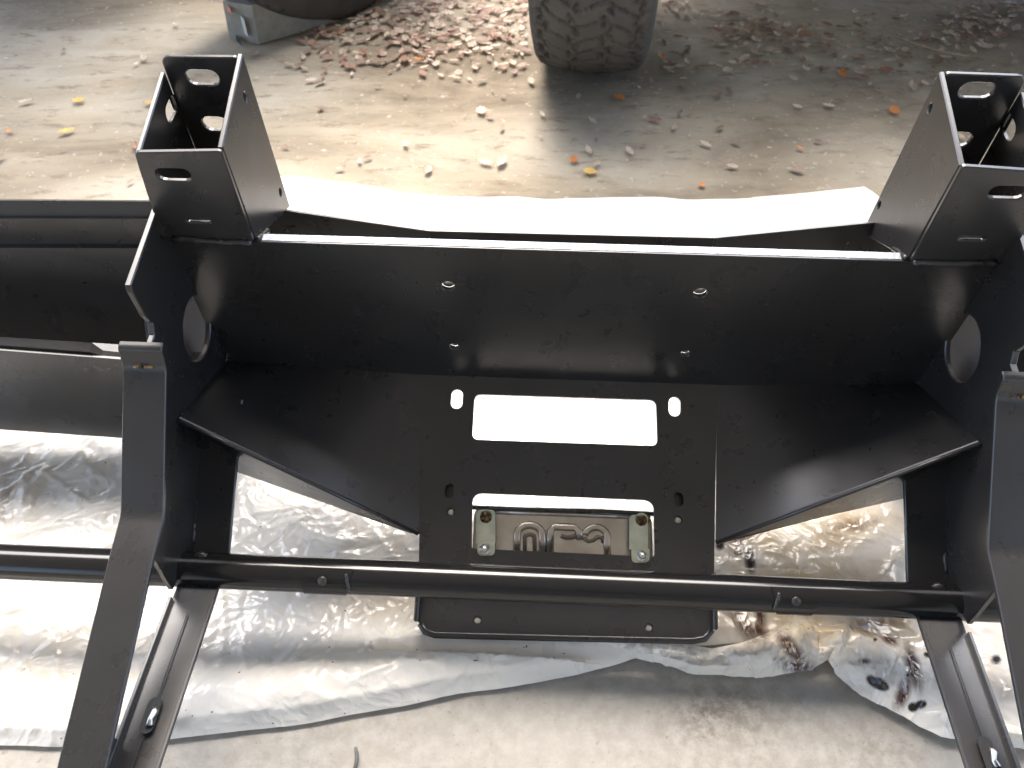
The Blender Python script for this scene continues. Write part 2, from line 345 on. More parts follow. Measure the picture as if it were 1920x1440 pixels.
for x, y in ((843,920),(1273,936)):  # plates added behind the slots so they look dark
    c = W(*onP(x, y)); P1('slot_backing', [c+U*a_*.012+np.cross(U, nP)*b_*.014-nP*.012 for a_, b_ in ((-1,-1),(1,-1),(1,1),(-1,1))], A, BP, t=.003, n=nP)
# raised rim of the lip
rl = [pxP([(786,1060),(784,1165)]), pxP([(1339,1075),(1337,1180)])]
for q, sgn in ((rl[0], 1), (rl[1], -1)):
    P1('lip_flange', [q[0]-U*.0005*sgn, q[1]-U*.0005*sgn, q[1]-U*.0005*sgn+nP*.013, q[0]-U*.0005*sgn+nP*.013], A, BP, t=.005, n=U*-sgn, bev=.0015)
mb = MB(); tube(mb, [W(*onP(x, y)) - nP*.003 for x, y in ((788,1168),(797,1184),(815,1190),(1060,1196),(1300,1201),(1322,1197),(1335,1180))], .0042, 10); mb.obj('rolled_lip', A, BP, True)
# swept side panels with return flanges
for sg in (-1, 1):
    ci = W(.1715*sg,-.0055,-.0535); co = W(.392*sg,-.004,-.042)
    if sg < 0: e_in, e_out = W(*onP(786,1002)), W(*Lpx(331,786,'u',-.392)); f_in, f_out = on(757,997,W(*onP(786,1002)),nU*0+F), W(*Lpx(372,862,'u',-.385))
    else: e_in, e_out = W(*onP(1342,1018)), W(*Lpx(1840,831,'u',.392)); f_in, f_out = on(1382,1012,W(*onP(1342,1018)),F), W(*Lpx(1790,902,'u',.385))
    mb = MB(); T = []
    n1 = np.cross(e_in-ci, co-ci); n1 /= np.linalg.norm(n1); n1 = n1 if n1@V > 0 else -n1
    K_ = 12; top_ = []
    for i in range(K_+1):
        for j in range(K_+1):
            a_, b_ = i/K_, j/K_; p = (ci*(1-a_)+co*a_)*(1-b_) + (e_in*(1-a_)+e_out*a_)*b_; top_.append(p + nP*(((co*(1-b_)+e_out*b_)-P0)@nP)*(a_**1.08-a_)*(1-b_)**.7)
    lo_ = [p-n1*.005 for p in top_]; m_ = K_+1; N_ = m_*m_; fs = []
    for i in range(K_):
        for j in range(K_): q = (i*m_+j, i*m_+j+1, (i+1)*m_+j+1, (i+1)*m_+j); fs += [q, tuple(k+N_ for k in q[::-1])]
    rim_ = [i*m_ for i in range(m_)] + [K_*m_+j for j in range(1, m_)] + [i*m_+K_ for i in range(K_-1, -1, -1)] + [j for j in range(K_-1, 0, -1)]
    rv_ = [top_[i] for i in rim_] + [lo_[i] for i in rim_]; r_n = len(rim_)
    for k in range(r_n): j = (k+1) % r_n; fs.append((2*N_+k, 2*N_+j, 2*N_+r_n+j, 2*N_+r_n+k))
    if sg > 0: fs = [f[::-1] for f in fs]
    mb.add(top_+lo_+rv_, fs); sp = mb.obj('side_panel', A, BP, True)
    sp.data.polygons.foreach_set('use_smooth', [i < 2*K_*K_ for i in range(len(sp.data.polygons))])
    # return flange: hangs below the panel's outer edge
    down = -(V*.8+F*.6)
    q0, q1 = e_in, e_out
    # lower edge from the photo's outline
    if sg < 0: lpx = [(770,1000),(600,940),(430,880),(345,797)]; upx = [(784,1001),(600,912),(430,833),(333,788)]
    else: lpx = [(1352,1019),(1540,970),(1715,930),(1826,841)]; upx = [(1343,1018),(1540,942),(1715,881),(1838,832)]
    up = []; dn = []
    for k, (a_, b_) in enumerate(zip(upx, lpx)):
        s = k/3; p = None
        pl_n = np.cross(e_out-e_in, ray(*a_)); ed = e_out-e_in
        # closest point on the edge line to the pixel ray
        r0 = ray(*a_); M2 = np.array([[ed@ed, -ed@r0], [ed@r0, -r0@r0]]); rhs = np.array([(CAM-e_in)@ed, (CAM-e_in)@r0]); tt = np.linalg.solve(M2, rhs)[0]
        up.append(e_in+ed*min(max(tt, 0), 1)); 
    fn = np.cross(ed, nP*0+n1); fn /= np.linalg.norm(fn); fn = fn if fn@F > 0 else -fn
    fn = fn*.90 + n1*.43; fn /= np.linalg.norm(fn)
    dn = [on(*b_, e_in - fn*.0, fn) for b_ in lpx]
    vv = up+dn+[p-fn*.004 for p in up+dn]; ff = []
    for k in range(3): ff += [(k,k+1,k+5,k+4), (k+9,k+8,k+12,k+13), (k+4,k+5,k+13,k+12), (k,k+8,k+9,k+1)]
    ff += [(0,4,12,8),(3,11,15,7)]
    obj('return_flange', vv, ff, A, BP)
    tb = MB(); tube(tb, [p+n1*.0005 for p in up], .0022, 8); tb.obj('edge_bead', A, BP, True)
# skin seen over the tray's top edge
for k, (a_, b_) in enumerate((((-.400,-.108,.104),(-.150,-.052,.121)), ((-.150,-.052,.121),(.1405,-.052,.1229)), ((.1405,-.052,.1229),(.400,-.108,.113)))):
    pa, pb = W(*a_), W(*b_); n = np.cross(pb-pa, V); n /= np.linalg.norm(n); n = n if n@F > 0 else -n
    P1('front_skin', [pa, pb, pb-V*.055, pa-V*.055], A, BP, t=.0045, n=n, bev=.001)
# frame mounts
for sg in (-1, 1):
    ui, uo = .3095*sg, .385*sg
    iw = [(0,.262),(-.1,.2865),(-.106,.100),(-.002,.1515)] if sg < 0 else [(0,.2635),(-.1,.2845),(-.106,.086),(-.002,.1515)]
    hs = [Lpx(*p, 'u', ui) for p in (((460,182),(526,360)) if sg < 0 else ((1743,203),(1648,384)))]
    root = P1('frame_mount', [W(ui, f, v) for f, v in iw], A, BP, t=.005, n=-U*sg, bev=.001,
              holes=[circle3(W(*q), F, V, .0036, .0050, 12) for q in hs])
    def wall(nm, pts, n, hl=(), rad=0): return P1(nm, pts, A, root, t=.005, n=n, bev=.001, holes=hl, radius=rad)
    fpx = ((328,322),(375,408)) if sg < 0 else ((1887,355),(1820,441))
    top = .258 if sg < 0 else .2625
    sl1 = slot3(W(*Lpx(*fpx[0], 'f', 0)), U, V, .031, .0135); sl2 = slot3(W(*Lpx(*fpx[1], 'f', 0)), U, V, .024, .005)
    ux = ui+.0052*sg
    wall('front_wall', rounded([W(ui+.0004*sg,.0045,.1555), W(ui+.0004*sg,.0045,top+.003), W(uo+.002*sg,.0045,top-.001), W(uo+.004*sg,.0045,.243), W(uo+.010*sg,.0045,.19), W(uo+.016*sg,.0045,.1555)], [0,.003,.004,.006,.01,0], 4), F, [sl1, sl2])
    bpx = ((379,146),(404,233)) if sg < 0 else ((1832,170),(1795,262))
    h1 = slot3(W(*Lpx(*bpx[0], 'f', -.0955)), U, V, .031, .0155); h2 = slot3(W(*Lpx(*bpx[1], 'f', -.0955)), U, V, .026, .016)
    wall('rear_wall', rounded([W(ux,-.0955,.05), W(ux,-.0955,.2855), W(uo,-.0955,.2845), W(uo+.001*sg,-.0955,.24), W(uo,-.0955,.05)], [0,.003,.008,0,0], 4), F, [h1, h2])
    ow = [(-.002,.2535),(-.094,.270),(-.094,.04),(-.002,.04)]
    hq = Lpx(322,204,'u',-.385) if sg < 0 else Lpx(1890,238,'u',.385)
    wall('outer_wall', [W(uo-.0005*sg, f, v) for f, v in ow], -U*sg, [slot3(W(uo-.0005*sg, hq[1], hq[2]), F, V, .03, .017)])
    # welds
    weld(BP, [W(ui+.002*sg,.0055,.1545), W(.3875*sg,.0055,.1565)], .0032)
    tb = MB(); c2 = W(*Lpx(*fpx[1], 'f', .0015)); tube(tb, [c2-U*.011+rng.normal(0,.0006,3), c2-U*.004, c2+U*.004+rng.normal(0,.0006,3), c2+U*.011], [.0018,.0023,.0016,.0024], 8); tb.obj('slot_weld', M['weld'], root, True)
    weld(BP, [W(ui-.002*sg,-.001,.1535), W(ui-.002*sg,-.03,.138)], .0025)
    # cheek plate in the u plane
    uc = .395*sg; g = lambda x, y: (lambda q: (q[1], q[2]))(Lpx(x, y, 'u', -.395))
    strap_path = [(.110,.1185), (.116,.100), (.2265,.0135), (.262,.008), (.462,-.033)]
    ck = [(-.002,.19), (-.002,.243), (.0,.205), (-.011,.1905), (.088,.181), (.0905,.174), (.0905,.142), (.0865,.128), (.093,.118), (.106,.117), (.113,.098), (.2255,.0108), (.25,.0075), (.2605,-.062), (.262,-.078), (.215,-.09), (.10,-.052), (.03,-.045), (-.002,-.035)]
    hc = W(uc, .0265, .048) if sg < 0 else W(uc, .0272, .0585)
    P1('cheek_plate', [W(uc, f, v) for f, v in ck[3:]] , A, BP, t=.006, n=-U*sg, bev=.001, holes=[circle3(hc, F, V, .0345, n=36)], centre=True)
    # plate that closes the far side of the hole
    P1('hole_backing', [W(uc+.03*sg, f, v) for f, v in ((-.06,-.10),(.03,-.06),(.060,-.02),(.060,.066),(.03,.11),(-.06,.13))], M['backing'], BP, t=.004, n=-U*sg)
    # bent strap welded on the cheek edge
    mb = MB(); strip(mb, bend([W(.400*sg, f, v) for f, v in [(.104,.1192)]+strap_path], .007, 5), U, .0205, .005)
    S1 = mb.obj('bent_strap', A, BP)
    tb = MB()
    for q in (-1, 1):
        tube(tb, [W(.400*sg+.001*q,.1185,.1035), W(.400*sg+.009*q,.1178,.1015), W(.400*sg+.0155*q,.1172,.099)], [.0022,.002,.0012], 6)
    tb.obj('rust_streak', M['rust'], BP, True)
    # post above the tube and leg below it
    pw = .043
    def fv(x, y): q = Lpx(x, y, 'u', -.355); return q[1], q[2]
    pts = [(.07,-.018), (.214,-.0935)]
    mb = MB(); strip(mb, [W((.394-pw/2)*sg, f, v) for f, v in pts], U, pw/2, .005); mb.obj('post', A, BP)
    mb = MB(); lp = [(.214,-.094), (.262,-.088), (.475,-.057)]
    slotc = [(.355,.387)]
    strip(mb, bend([W((.394-pw/2)*sg, f, v-.001) for f, v in lp], .02, 4), U, pw/2, .005); lg = mb.obj('leg', A, BP)
    d = np.array([0, .178, .026]); d /= np.linalg.norm(d); D = F*d[1]+V*d[2]; nn = V*d[1]-F*d[2]
    for ed, hh in ((.394, .0065), (.394-pw, .004)):                  # folded sides of the leg
        a0, a1 = W(ed*sg,.27,-.086), W(ed*sg,.475,-.0562)
        mb = MB(); strip(mb, [a0, a1], nn, hh/2, .0035); mb.v = [p+nn*hh*.45 for p in mb.v]; mb.obj('folded_side', A, lg)
    c0 = W((.394-pw*.52)*sg, .386, -.0665)
    mb = MB(); plate(mb, slot3(c0+nn*.0032, D, U, .034, .0125), t=.0012, n=nn, bev=.0003); mb.obj('slot_shade', M['dark'], lg)  # dark plate laid on the leg, painting the slot's inner shade
    mb = MB(); tube(mb, [c0+nn*.004-D*.008*1+U*.002, c0+nn*.0045-D*.002+U*.0035, c0+nn*.0042+D*.004+U*.0015, c0+nn*.004+D*.010+U*.003], [.0022,.0034,.0026,.0036], 8); mb.obj('nut', M['bolt'], lg, True)
    mb = MB(); tube(mb, [W((.394-pw*.5)*sg,.285,-.0808), W((.394-pw*.5)*sg,.437,-.0588)], .0008, 6); mb.obj('seam', A, lg)
    # bar tying strap end and leg end
    P1('end_plate', [W(.3955*sg, f, v) for f, v in ((.408,-.066),(.407,-.0255),(.475,-.037),(.475,-.060))], A, BP, t=.005, n=-U*sg, centre=True)
    weld(BP, [W(.3925*sg,.118,.010), W(.392*sg,.09,-.004)], .002)
    weld(BP, [W(.391*sg,.12,-.0465), W(.391*sg,.205,-.088)], .0028)
    mb = MB(); c2 = W(.372*sg,.226,-.074); tube(mb, [c2-U*.006, c2, c2+U*.006], [.002,.0042,.0025], 8); mb.obj('weld_spot', M['weld'], BP, True)
    # outer wing
    u0 = .397*sg
    rows0 = [(375,-.10),(406,-.088),(460,-.085),(600,-.045)]
    def wl(px_list, ff, m=A, nm='wing_panel'):
        # profile at the cheek (near x~285) and at the outer end
        pin = []; pout = []
        for (yi, yo, fi, fo) in px_list:
            pin.append(Lpx(300, yi, 'f', fi)); pout.append(Lpx(-250, yo, 'f', fo))
        for p in pin: p[0] = -.398
        if sg > 0:
            for p in pin+pout: p[0] *= -1
        a_ = [W(*p) for p in pin]; b_ = [W(*p) for p in pout]; n = len(a_); G = 14
        vv = []; lo_ = []
        for g_ in range(G+1):
            L_ = [p*(1-g_/G)+q*g_/G for p, q in zip(a_, b_)]; vv += L_
            for i in range(n):
                tg = L_[min(i+1, n-1)]-L_[max(i-1, 0)]; k = np.cross(tg, U); k /= np.linalg.norm(k); k = k if k@(F+V*.3) > 0 else -k; lo_.append(L_[i]-k*.004)
        N_ = len(vv); vv = vv+lo_; F2 = []
        for g_ in range(G):
            for i in range(n-1): q = (g_*n+i, g_*n+i+1, (g_+1)*n+i+1, (g_+1)*n+i); F2 += [q, tuple(k+N_ for k in q[::-1])]
            for i in (0, n-1): F2.append((g_*n+i, (g_+1)*n+i, (g_+1)*n+i+N_, g_*n+i+N_))
        for g_ in (0, G):
            for i in range(n-1): F2.append((g_*n+i, g_*n+i+1, g_*n+i+1+N_, g_*n+i+N_))
        return obj(nm, vv, F2, m, BP)
    wl([(376,374,-.100,-.100),(404,405,-.094,-.094),(410,410,-.088,-.088),(455,456,-.086,-.086),(463,464,-.080,-.080),(690,650,-.045,-.045)], None, nm='wing_upper')
    wl([(659,622,.002,.002),(679,634,.020,.020),(683,638,.023,.023),(832,788,.022,.022)], None, nm='wing_lower')
# cross tube
TF, TV, TR = .236, -.0885, .0182
mb = MB(); tube(mb, [W(u, TF, TV) for u in np.linspace(-.85, .85, 40)], TR, 32); mb.obj('cross_tube', M['tube'], BP, True)
def saddle(u0, u1, sg):                                      # flat tab with slanted end lying over the tube
    mb = MB(); seg = 9; rr = TR+.0012; vv = []; ff = []
    for k in range(seg):
        an = math.radians(-35 + 125*k/(seg-1)); sh = .010*(k/(seg-1)-.5)*sg
        for u in ((u0-sh if sg > 0 else u0), (u1 if sg > 0 else u1-sh)):
            for r_ in (rr, TR-.001): vv.append(W(u, TF+r_*math.cos(an), TV+r_*math.sin(an)))
    for k in range(seg-1):
        a = 4*k; ff += [(a,a+4,a+6,a+2), (a+1,a+3,a+7,a+5), (a,a+1,a+5,a+4), (a+2,a+6,a+7,a+3)]
    ff += [(0,2,3,1), (4*seg-4,4*seg-3,4*seg-1,4*seg-2)]
    o = mb; o.add(vv, ff); return o.obj('saddle_tab', M['tube'], BP)
for (xa, xb, xbolt, sg) in ((548,636,588,-1), (1505,1588,1545,1)):
    qa, qb, qc = Lpx(xa, 1070, 'f', TF+TR)[0], Lpx(xb, 1070, 'f', TF+TR)[0], Lpx(xbolt, 1070, 'f', TF+TR)[0]
    sd_ = saddle(qa, qb, sg)
    an = math.radians(52); c2 = W(qc, TF+(TR+.002)*math.cos(an), TV+(TR+.002)*math.sin(an)); nd = F*math.cos(an)+V*math.sin(an)
    tb = MB(); tube(tb, [c2, c2+nd*.0014, c2+nd*.0018], [.005,.0042,.001], 12); tb.obj('plug_weld', M['weld'], sd_, True)
    ue = qb if sg < 0 else qa
    weld(BP, [W(ue + sg*.004*(k/4-.5), TF+(TR+.001)*math.cos(math.radians(20+55*k/4)), TV+(TR+.001)*math.sin(math.radians(20+55*k/4))) for k in range(5)], .0020)
# licence plate hung behind the lower opening
off = -.020
lp = [W(*onP(x, y, off)) for x, y in ((889,954),(1222,967),(1226,1085),(884,1070))]
LP = P1('licence_plate', rounded(lp, .008, 4), M['plate'], BP, t=.0012, n=nP, bev=.0003)
pr = MB(); tube(pr, [W(*onP(x, y, off+.001)) for x, y in ((893,958),(1060,964),(1219,970))], .0030, 8); pr.obj('plate_rim', M['plate'], LP, True)
pr = MB(); tube(pr, [W(*onP(x, y, off+.006)) for x, y in ((880,951),(980,955),(1060,957),(1140,959),(1232,964))], .0026, 8); pr.obj('plate_frame_bar', A, LP, True)
def stroke(px_pts, r, nm, m, h=.0012, flat=.45):
    pts = [W(*onP(x, y, off+h)) for x, y in px_pts]; mb = MB(); tube(mb, pts, r, 8)
    mb.v = [p - nP*((p-(P0+nP*(off+h)))@nP)*(1-flat) for p in mb.v]; return mb.obj(nm, m, LP, True)
def arc(cx, cy, rx, ry, a0, a1, n=12): return [(cx+rx*math.cos(math.radians(a0+(a1-a0)*k/n)), cy-ry*math.sin(math.radians(a0+(a1-a0)*k/n))) for k in range(n+1)]
stroke([(969,1045)]+arc(993,1003,24,19,180,0)+[(1017,1048)], .0042, 'character_stroke', M['plate'])
stroke([(984,1045)]+arc(993,1008,9,6,180,0)+[(1003,1045)], .0024, 'character_stroke', M['recess'], .0004)  # dark stroke paints the shaded inner step of the character
stroke([(1031,1042),(1032,995),(1040,987),(1078,989),(1086,997),(1087,1012)], .0042, 'character_stroke', M['plate'])
stroke([(1052,1004),(1062,1008),(1074,1007),(1083,1001)], .0028, 'character_stroke', M['recess'], .0004)  # painted shade in the second character
stroke(arc(1117,1008,22,20,165,-20)+[(1140,1045)], .0042, 'character_stroke', M['plate'])
stroke([(1095,1009),(1103,1015),(1112,1013),(1120,1007),(1129,1008),(1132,1018)], .0024, 'character_stroke', M['recess'], .0006)  # painted shade in the third character
for (x0, x1, yt, yb, hx, hy, tx0, tx1, ty0, ty1, bx, by, sg) in ((893,929,956,1019,911,969,895,928,1019,1042,909,1030,-1), (1180,1215,965,1031,1203,974,1184,1218,1031,1055,1203,1042,1)):
    hole = circle3(W(*onP(hx, hy, -.006)), U, np.cross(U, nP), .0068, .0072, 16)
    q = [W(*onP(x, y, -.006)) for x, y in ((x0,yt),(x1,yt),(x1,yb),(x0,yb))]
    q = rounded(q, [.006,.006,.001,.001], 4)
    bk = P1('plate_bracket', q, M['zinc'], BP, t=.002, n=nP, bev=.0005, holes=[hole])
    q = rounded([W(*onP(x, y, .0012)) for x, y in ((tx0,ty0-2),(tx1,ty0-2),(tx1,ty1),(tx0,ty1))], [.001,.001,.006,.006], 4)
    P1('bracket_tab', q, M['zinc'], bk, t=.0011, n=nP, bev=.0003)
    c2 = W(*onP(bx, by, .0012)); mb = MB(); tube(mb, [c2, c2+nP*.0015, c2+nP*.0016, c2+nP*.006, c2+nP*.009, c2+nP*.010], [.006,.0058,.0042,.0040,.003,.001], 12); mb.obj('bolt', M['bolt'], bk, True)
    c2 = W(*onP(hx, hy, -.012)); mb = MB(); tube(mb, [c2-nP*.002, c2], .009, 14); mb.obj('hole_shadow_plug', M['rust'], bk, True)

# ------------------------------------------------------------------ plastic sheet
near_px = [(-900,1470),(-300,1415),(0,1402),(100,1403),(330,1392),(600,1355),(900,1300),(1150,1256),(1215,1232),(1290,1215),(1400,1205),(1500,1215),(1580,1250),(1650,1300),(1760,1360),(1830,1383),(1920,1398),(2300,1425),(2800,1450)]
far_px = [(-900,620),(-300,470),(100,430),(300,415),(430,372),(500,340),(540,333),(640,345),(750,362),(900,373),(1100,373),(1250,373),(1400,375),(1520,363),(1620,351),(1648,372),(1700,415),(1800,450),(1950,470),(2300,560),(2800,700)]
NP = np.array([ground(*p)[:2] for p in near_px]); FP = np.array([ground(*p)[:2] for p in far_px])
nx, ny = 640, 480
def resamp(P, k):
    d = np.r_[0, np.cumsum(np.hypot(*np.diff(P, axis=0).T))]; s = np.linspace(0, d[-1], k); return np.c_[np.interp(s, d, P[:, 0]), np.interp(s, d, P[:, 1])]
xs = np.linspace(-.95, 1.10, nx)
FPs = FP[np.argsort(FP[:, 0])]; NPs = NP[np.argsort(NP[:, 0])]
yn = np.interp(xs, NPs[:, 0], NPs[:, 1]); yf = np.interp(xs, FPs[:, 0], FPs[:, 1])
ker = np.exp(-np.linspace(-2, 2, 9)**2); ker /= ker.sum()
sm = lambda a: np.convolve(np.pad(a, 4, 'edge'), ker, 'valid')
yn = sm(yn) + .004*(vnoise(xs*18, xs*0, 3)-.5); yf = yf + .010*(vnoise(xs*16, xs*0, 5)-.5)
tt = np.linspace(0, 1, ny)[:, None]; X = np.broadcast_to(xs, (ny, nx)).copy(); Y = yn[None]*(1-tt)+yf[None]*tt
dn = (Y-yn[None]); df = yf[None]-Y
H = .005 + .007*(vnoise(X*3.2, Y*3.2, 11)) + .004*np.abs(vnoise(X*9+3, Y*9, 12)-.5)*2
def crease(n, lr, wr, ar, curve=.02, xr=(-.95, 1.1), yr=(.22, 1.25)):
    global H
    for k in range(n):
        cx, cy = rng.uniform(*xr), rng.uniform(*yr); an = rng.uniform(0, math.pi); ln = rng.uniform(*lr); wd = rng.uniform(*wr); am = rng.uniform(*ar)*rng.choice([1, 1, -.6])
        e_ = ln*1.9; i0, i1 = np.searchsorted(xs, [cx-e_, cx+e_]); 
        if i1-i0 < 2: continue
        r_ = np.where((Y[:, i0:i1].max(1) > cy-e_) & (Y[:, i0:i1].min(1) < cy+e_))[0]
        if len(r_) < 2: continue
        sl_ = (slice(r_[0], r_[-1]+1), slice(i0, i1)); dx, dy = X[sl_]-cx, Y[sl_]-cy
        l = dx*math.cos(an)+dy*math.sin(an); q = -dx*math.sin(an)+dy*math.cos(an)+curve*(l/ln)**2*rng.uniform(-1, 1)
        H[sl_] += am*np.where(q > 0, np.exp(-q/wd), np.exp(q/(wd*rng.uniform(.25, 1))))*np.exp(-(l/ln)**4)
crease(50, (.08, .30), (.008, .03), (.001, .0045))
crease(300, (.03, .12), (.003, .010), (.0010, .0030), .008)
crease(1400, (.010, .035), (.0018, .0045), (.0004, .0013), .003)
crease(1100, (.012, .055), (.0025, .006), (.0008, .0022), .004, (-.9, .15), (.25, .75))
crease(900, (.012, .05), (.0025, .006), (.0007, .0020), .004, (.1, 1.0), (.25, .80))
# the puffed near hem
bulge = np.interp(xs, [-.9,-.5,-.2,.1,.14,.2,1.1], [.006,.012,.020,.020,.010,.006,.006])[None]
H += bulge*np.exp(-((dn-.035)/.035)**2)
H = H*np.clip(df/.02, .12, 1)*np.clip(.35+dn/.02, .35, 1)
H = np.clip(H, .0025, .045)
# stays under the bumper's lip
Pw = np.stack([X, Y, H], -1).reshape(-1, 3)
loc = Pw - O; lu, lf, lv = loc@U, loc@F, loc@V
plane_gap = (loc - (P0-O))@nP
msk = (np.abs(lu) < .20) & (lf > -.02) & (lf < .285) & (plane_gap > -.012)
Pw[msk, 2] = np.maximum(.002, Pw[msk, 2] - (plane_gap[msk]+.012))
PX = to_px(Pw)
def paint(PX):
    bl = np.maximum.reduce([blob(PX, 1646,1281,24,11,28,.12), blob(PX, 1712,1326,10,9,0,.15), blob(PX, 1726,1321,12,8,-15,.15), blob(PX, 1868,1237,9,9,0,.2), blob(PX, 1782,1320,11,9,0,.3), blob(PX, 1797,1335,12,13,0,.3),
        blob(PX, 1406,1050,10,26,-8,.25), blob(PX, 1384,1037,7,4,0,.3), blob(PX, 1350,1022,9,10,0,.3), blob(PX, 1738,1228,7,5,30,.2), blob(PX, 1641,1199,4,3,0,.3), blob(PX, 1702,1266,3,3,0,.3), blob(PX, 340,1352,20,14,-20,.6)*.3])
    br = np.maximum.reduce([blob(PX, 1485,1218,42,13,50,.5), blob(PX, 1497,1250,32,14,10,.6), blob(PX, 1712,1250,12,44,-14,.5), blob(PX, 1693,1300,12,32,20,.5), blob(PX, 1668,1200,18,8,25,.5), blob(PX, 1395,1170,16,42,-35,.7), blob(PX, 1425,1150,10,45,-6,.6),
        blob(PX, 1420,1180,22,12,40,.6), blob(PX, 1640,1170,42,14,-10,.9)*.8, blob(PX, 1745,1180,14,30,-20,.7)*.8, blob(PX, 1600,985,40,10,-12,.8)*.7, blob(PX, 1385,1020,20,22,0,.7)*.8, blob(PX, 1400,1000,10,18,0,.6), blob(PX, 1620,1240,12,5,0,.6), blob(PX, 1765,1250,12,30,-10,.8)*.6, blob(PX, 12,930,14,40,10,.8)*.5])
    du = np.maximum.reduce([blob(PX, 1560,1130,260,90,5,.4), blob(PX, 1520,1000,170,50,-10,.4)*.9, blob(PX, 700,1120,110,40,5,.7)*.7, blob(PX, 1840,1260,70,60,0,.6)*.6, blob(PX, 60,1200,190,120,0,.8)*.30, blob(PX, 720,1020,60,40,0,.7)*.35, blob(PX, 30,930,40,60,0,.9)*.4, blob(PX, 1170,800,60,40,0,.8)*.15])
    return bl, br, du
def add_attr(o, PX):
    for nm, v in zip(('black_paint', 'brown_paint', 'dust'), paint(PX)):
        a = o.data.attributes.new(nm, 'FLOAT', 'POINT'); a.data.foreach_set('value', np.ascontiguousarray(v, dtype=np.float32))
ff = [(j*nx+i, j*nx+i+1, (j+1)*nx+i+1, (j+1)*nx+i) for j in range(ny-1) for i in range(nx-1)]
SH = tag(obj('plastic_sheet', Pw, ff, M['film'], None, True, loc=(0, .7, 0)), 'crumpled milky white plastic drop sheet under the black bumper, spotted with dark paint', 'plastic sheet')
add_attr(SH, PX)
# the rolled over fold along the near right edge
cols = [((1000,1192),(985,1202),.012), ((1100,1191),(1100,1210),.016), ((1190,1194),(1180,1228),.020), ((1262,1202),(1232,1245),.024), ((1335,1216),(1310,1264),.024), ((1395,1204),(1395,1270),.026), ((1440,1186),(1450,1268),.034),
        ((1478,1168),(1495,1260),.030), ((1492,1150),(1523,1254),.046), ((1540,1172),(1533,1248),.026), ((1590,1168),(1552,1238),.052), ((1602,1176),(1565,1262),.034), ((1650,1190),(1612,1302),.034), ((1700,1205),(1668,1330),.030), ((1745,1225),(1725,1362),.026), ((1790,1262),(1765,1382),.026), ((1850,1330),(1835,1391),.026), ((1930,1368),(1915,1405),.022), ((2050,1395),(2040,1420),.016)]
K = 45; cN = 1000
ci = np.linspace(0, len(cols)-1, cN); base = np.arange(len(cols))
Tx = np.array([ground(*c[0], .012) for c in cols]); Bx = np.array([ground(*c[1], .010) for c in cols]); Hz = np.array([c[2] for c in cols])
rf = np.random.default_rng(21); ROW = [0, .16, .42, .70, 1.]; hk = np.array([[.25, .95+.3*rf.normal()*.6, 1.0+.3*rf.normal()*.6, .72+.3*rf.normal()*.6, .10] for c in cols])
G_ = np.array([[np.interp(i/(K-1), ROW, hk[c]) for i in range(K)] for c in range(len(cols))])
vv = []
for q in ci:
    tp = np.array([np.interp(q, base, Tx[:, k]) for k in range(3)]); bp = np.array([np.interp(q, base, Bx[:, k]) for k in range(3)]); hz = np.interp(q, base, Hz)
    for k in range(K):
        s = k/(K-1); p = tp*(1-s)+bp*s
        lift = hz*.72*np.interp(q, base, G_[:, k])
        p = p + (CAM-p)/((CAM-p)[2])*lift*.8; vv.append(p)
vv = np.array(vv); fr = np.repeat(ci, K); fs_ = np.tile(np.linspace(0, 1, K), cN)
for k in range(420):                                          # sharp crinkles
    c0 = rf.integers(len(vv)); an = rf.uniform(0, math.pi); ln = rf.uniform(.008, .03); wd = rf.uniform(.0015, .005); dx = vv[:, 0]-vv[c0, 0]; dy = vv[:, 1]-vv[c0, 1]
    l = dx*math.cos(an)+dy*math.sin(an); q = -dx*math.sin(an)+dy*math.cos(an); vv[:, 2] += rf.uniform(.0005, .0022)*rf.choice([1, -1])*np.exp(-np.abs(q)/wd)*np.exp(-(l/ln)**2)*np.minimum(1, fs_*8)
vv[:, 2] = np.maximum(vv[:, 2], .006)
ff = [(i*K+j, (i+1)*K+j, (i+1)*K+j+1, i*K+j+1) for i in range(cN-1) for j in range(K-1)]
fo = obj('folded_edge', vv, ff, M['film'], SH, True); fo['label'] = 'rolled over edge of the sheet smeared with brown paint'
add_attr(fo, to_px(np.array(vv)))

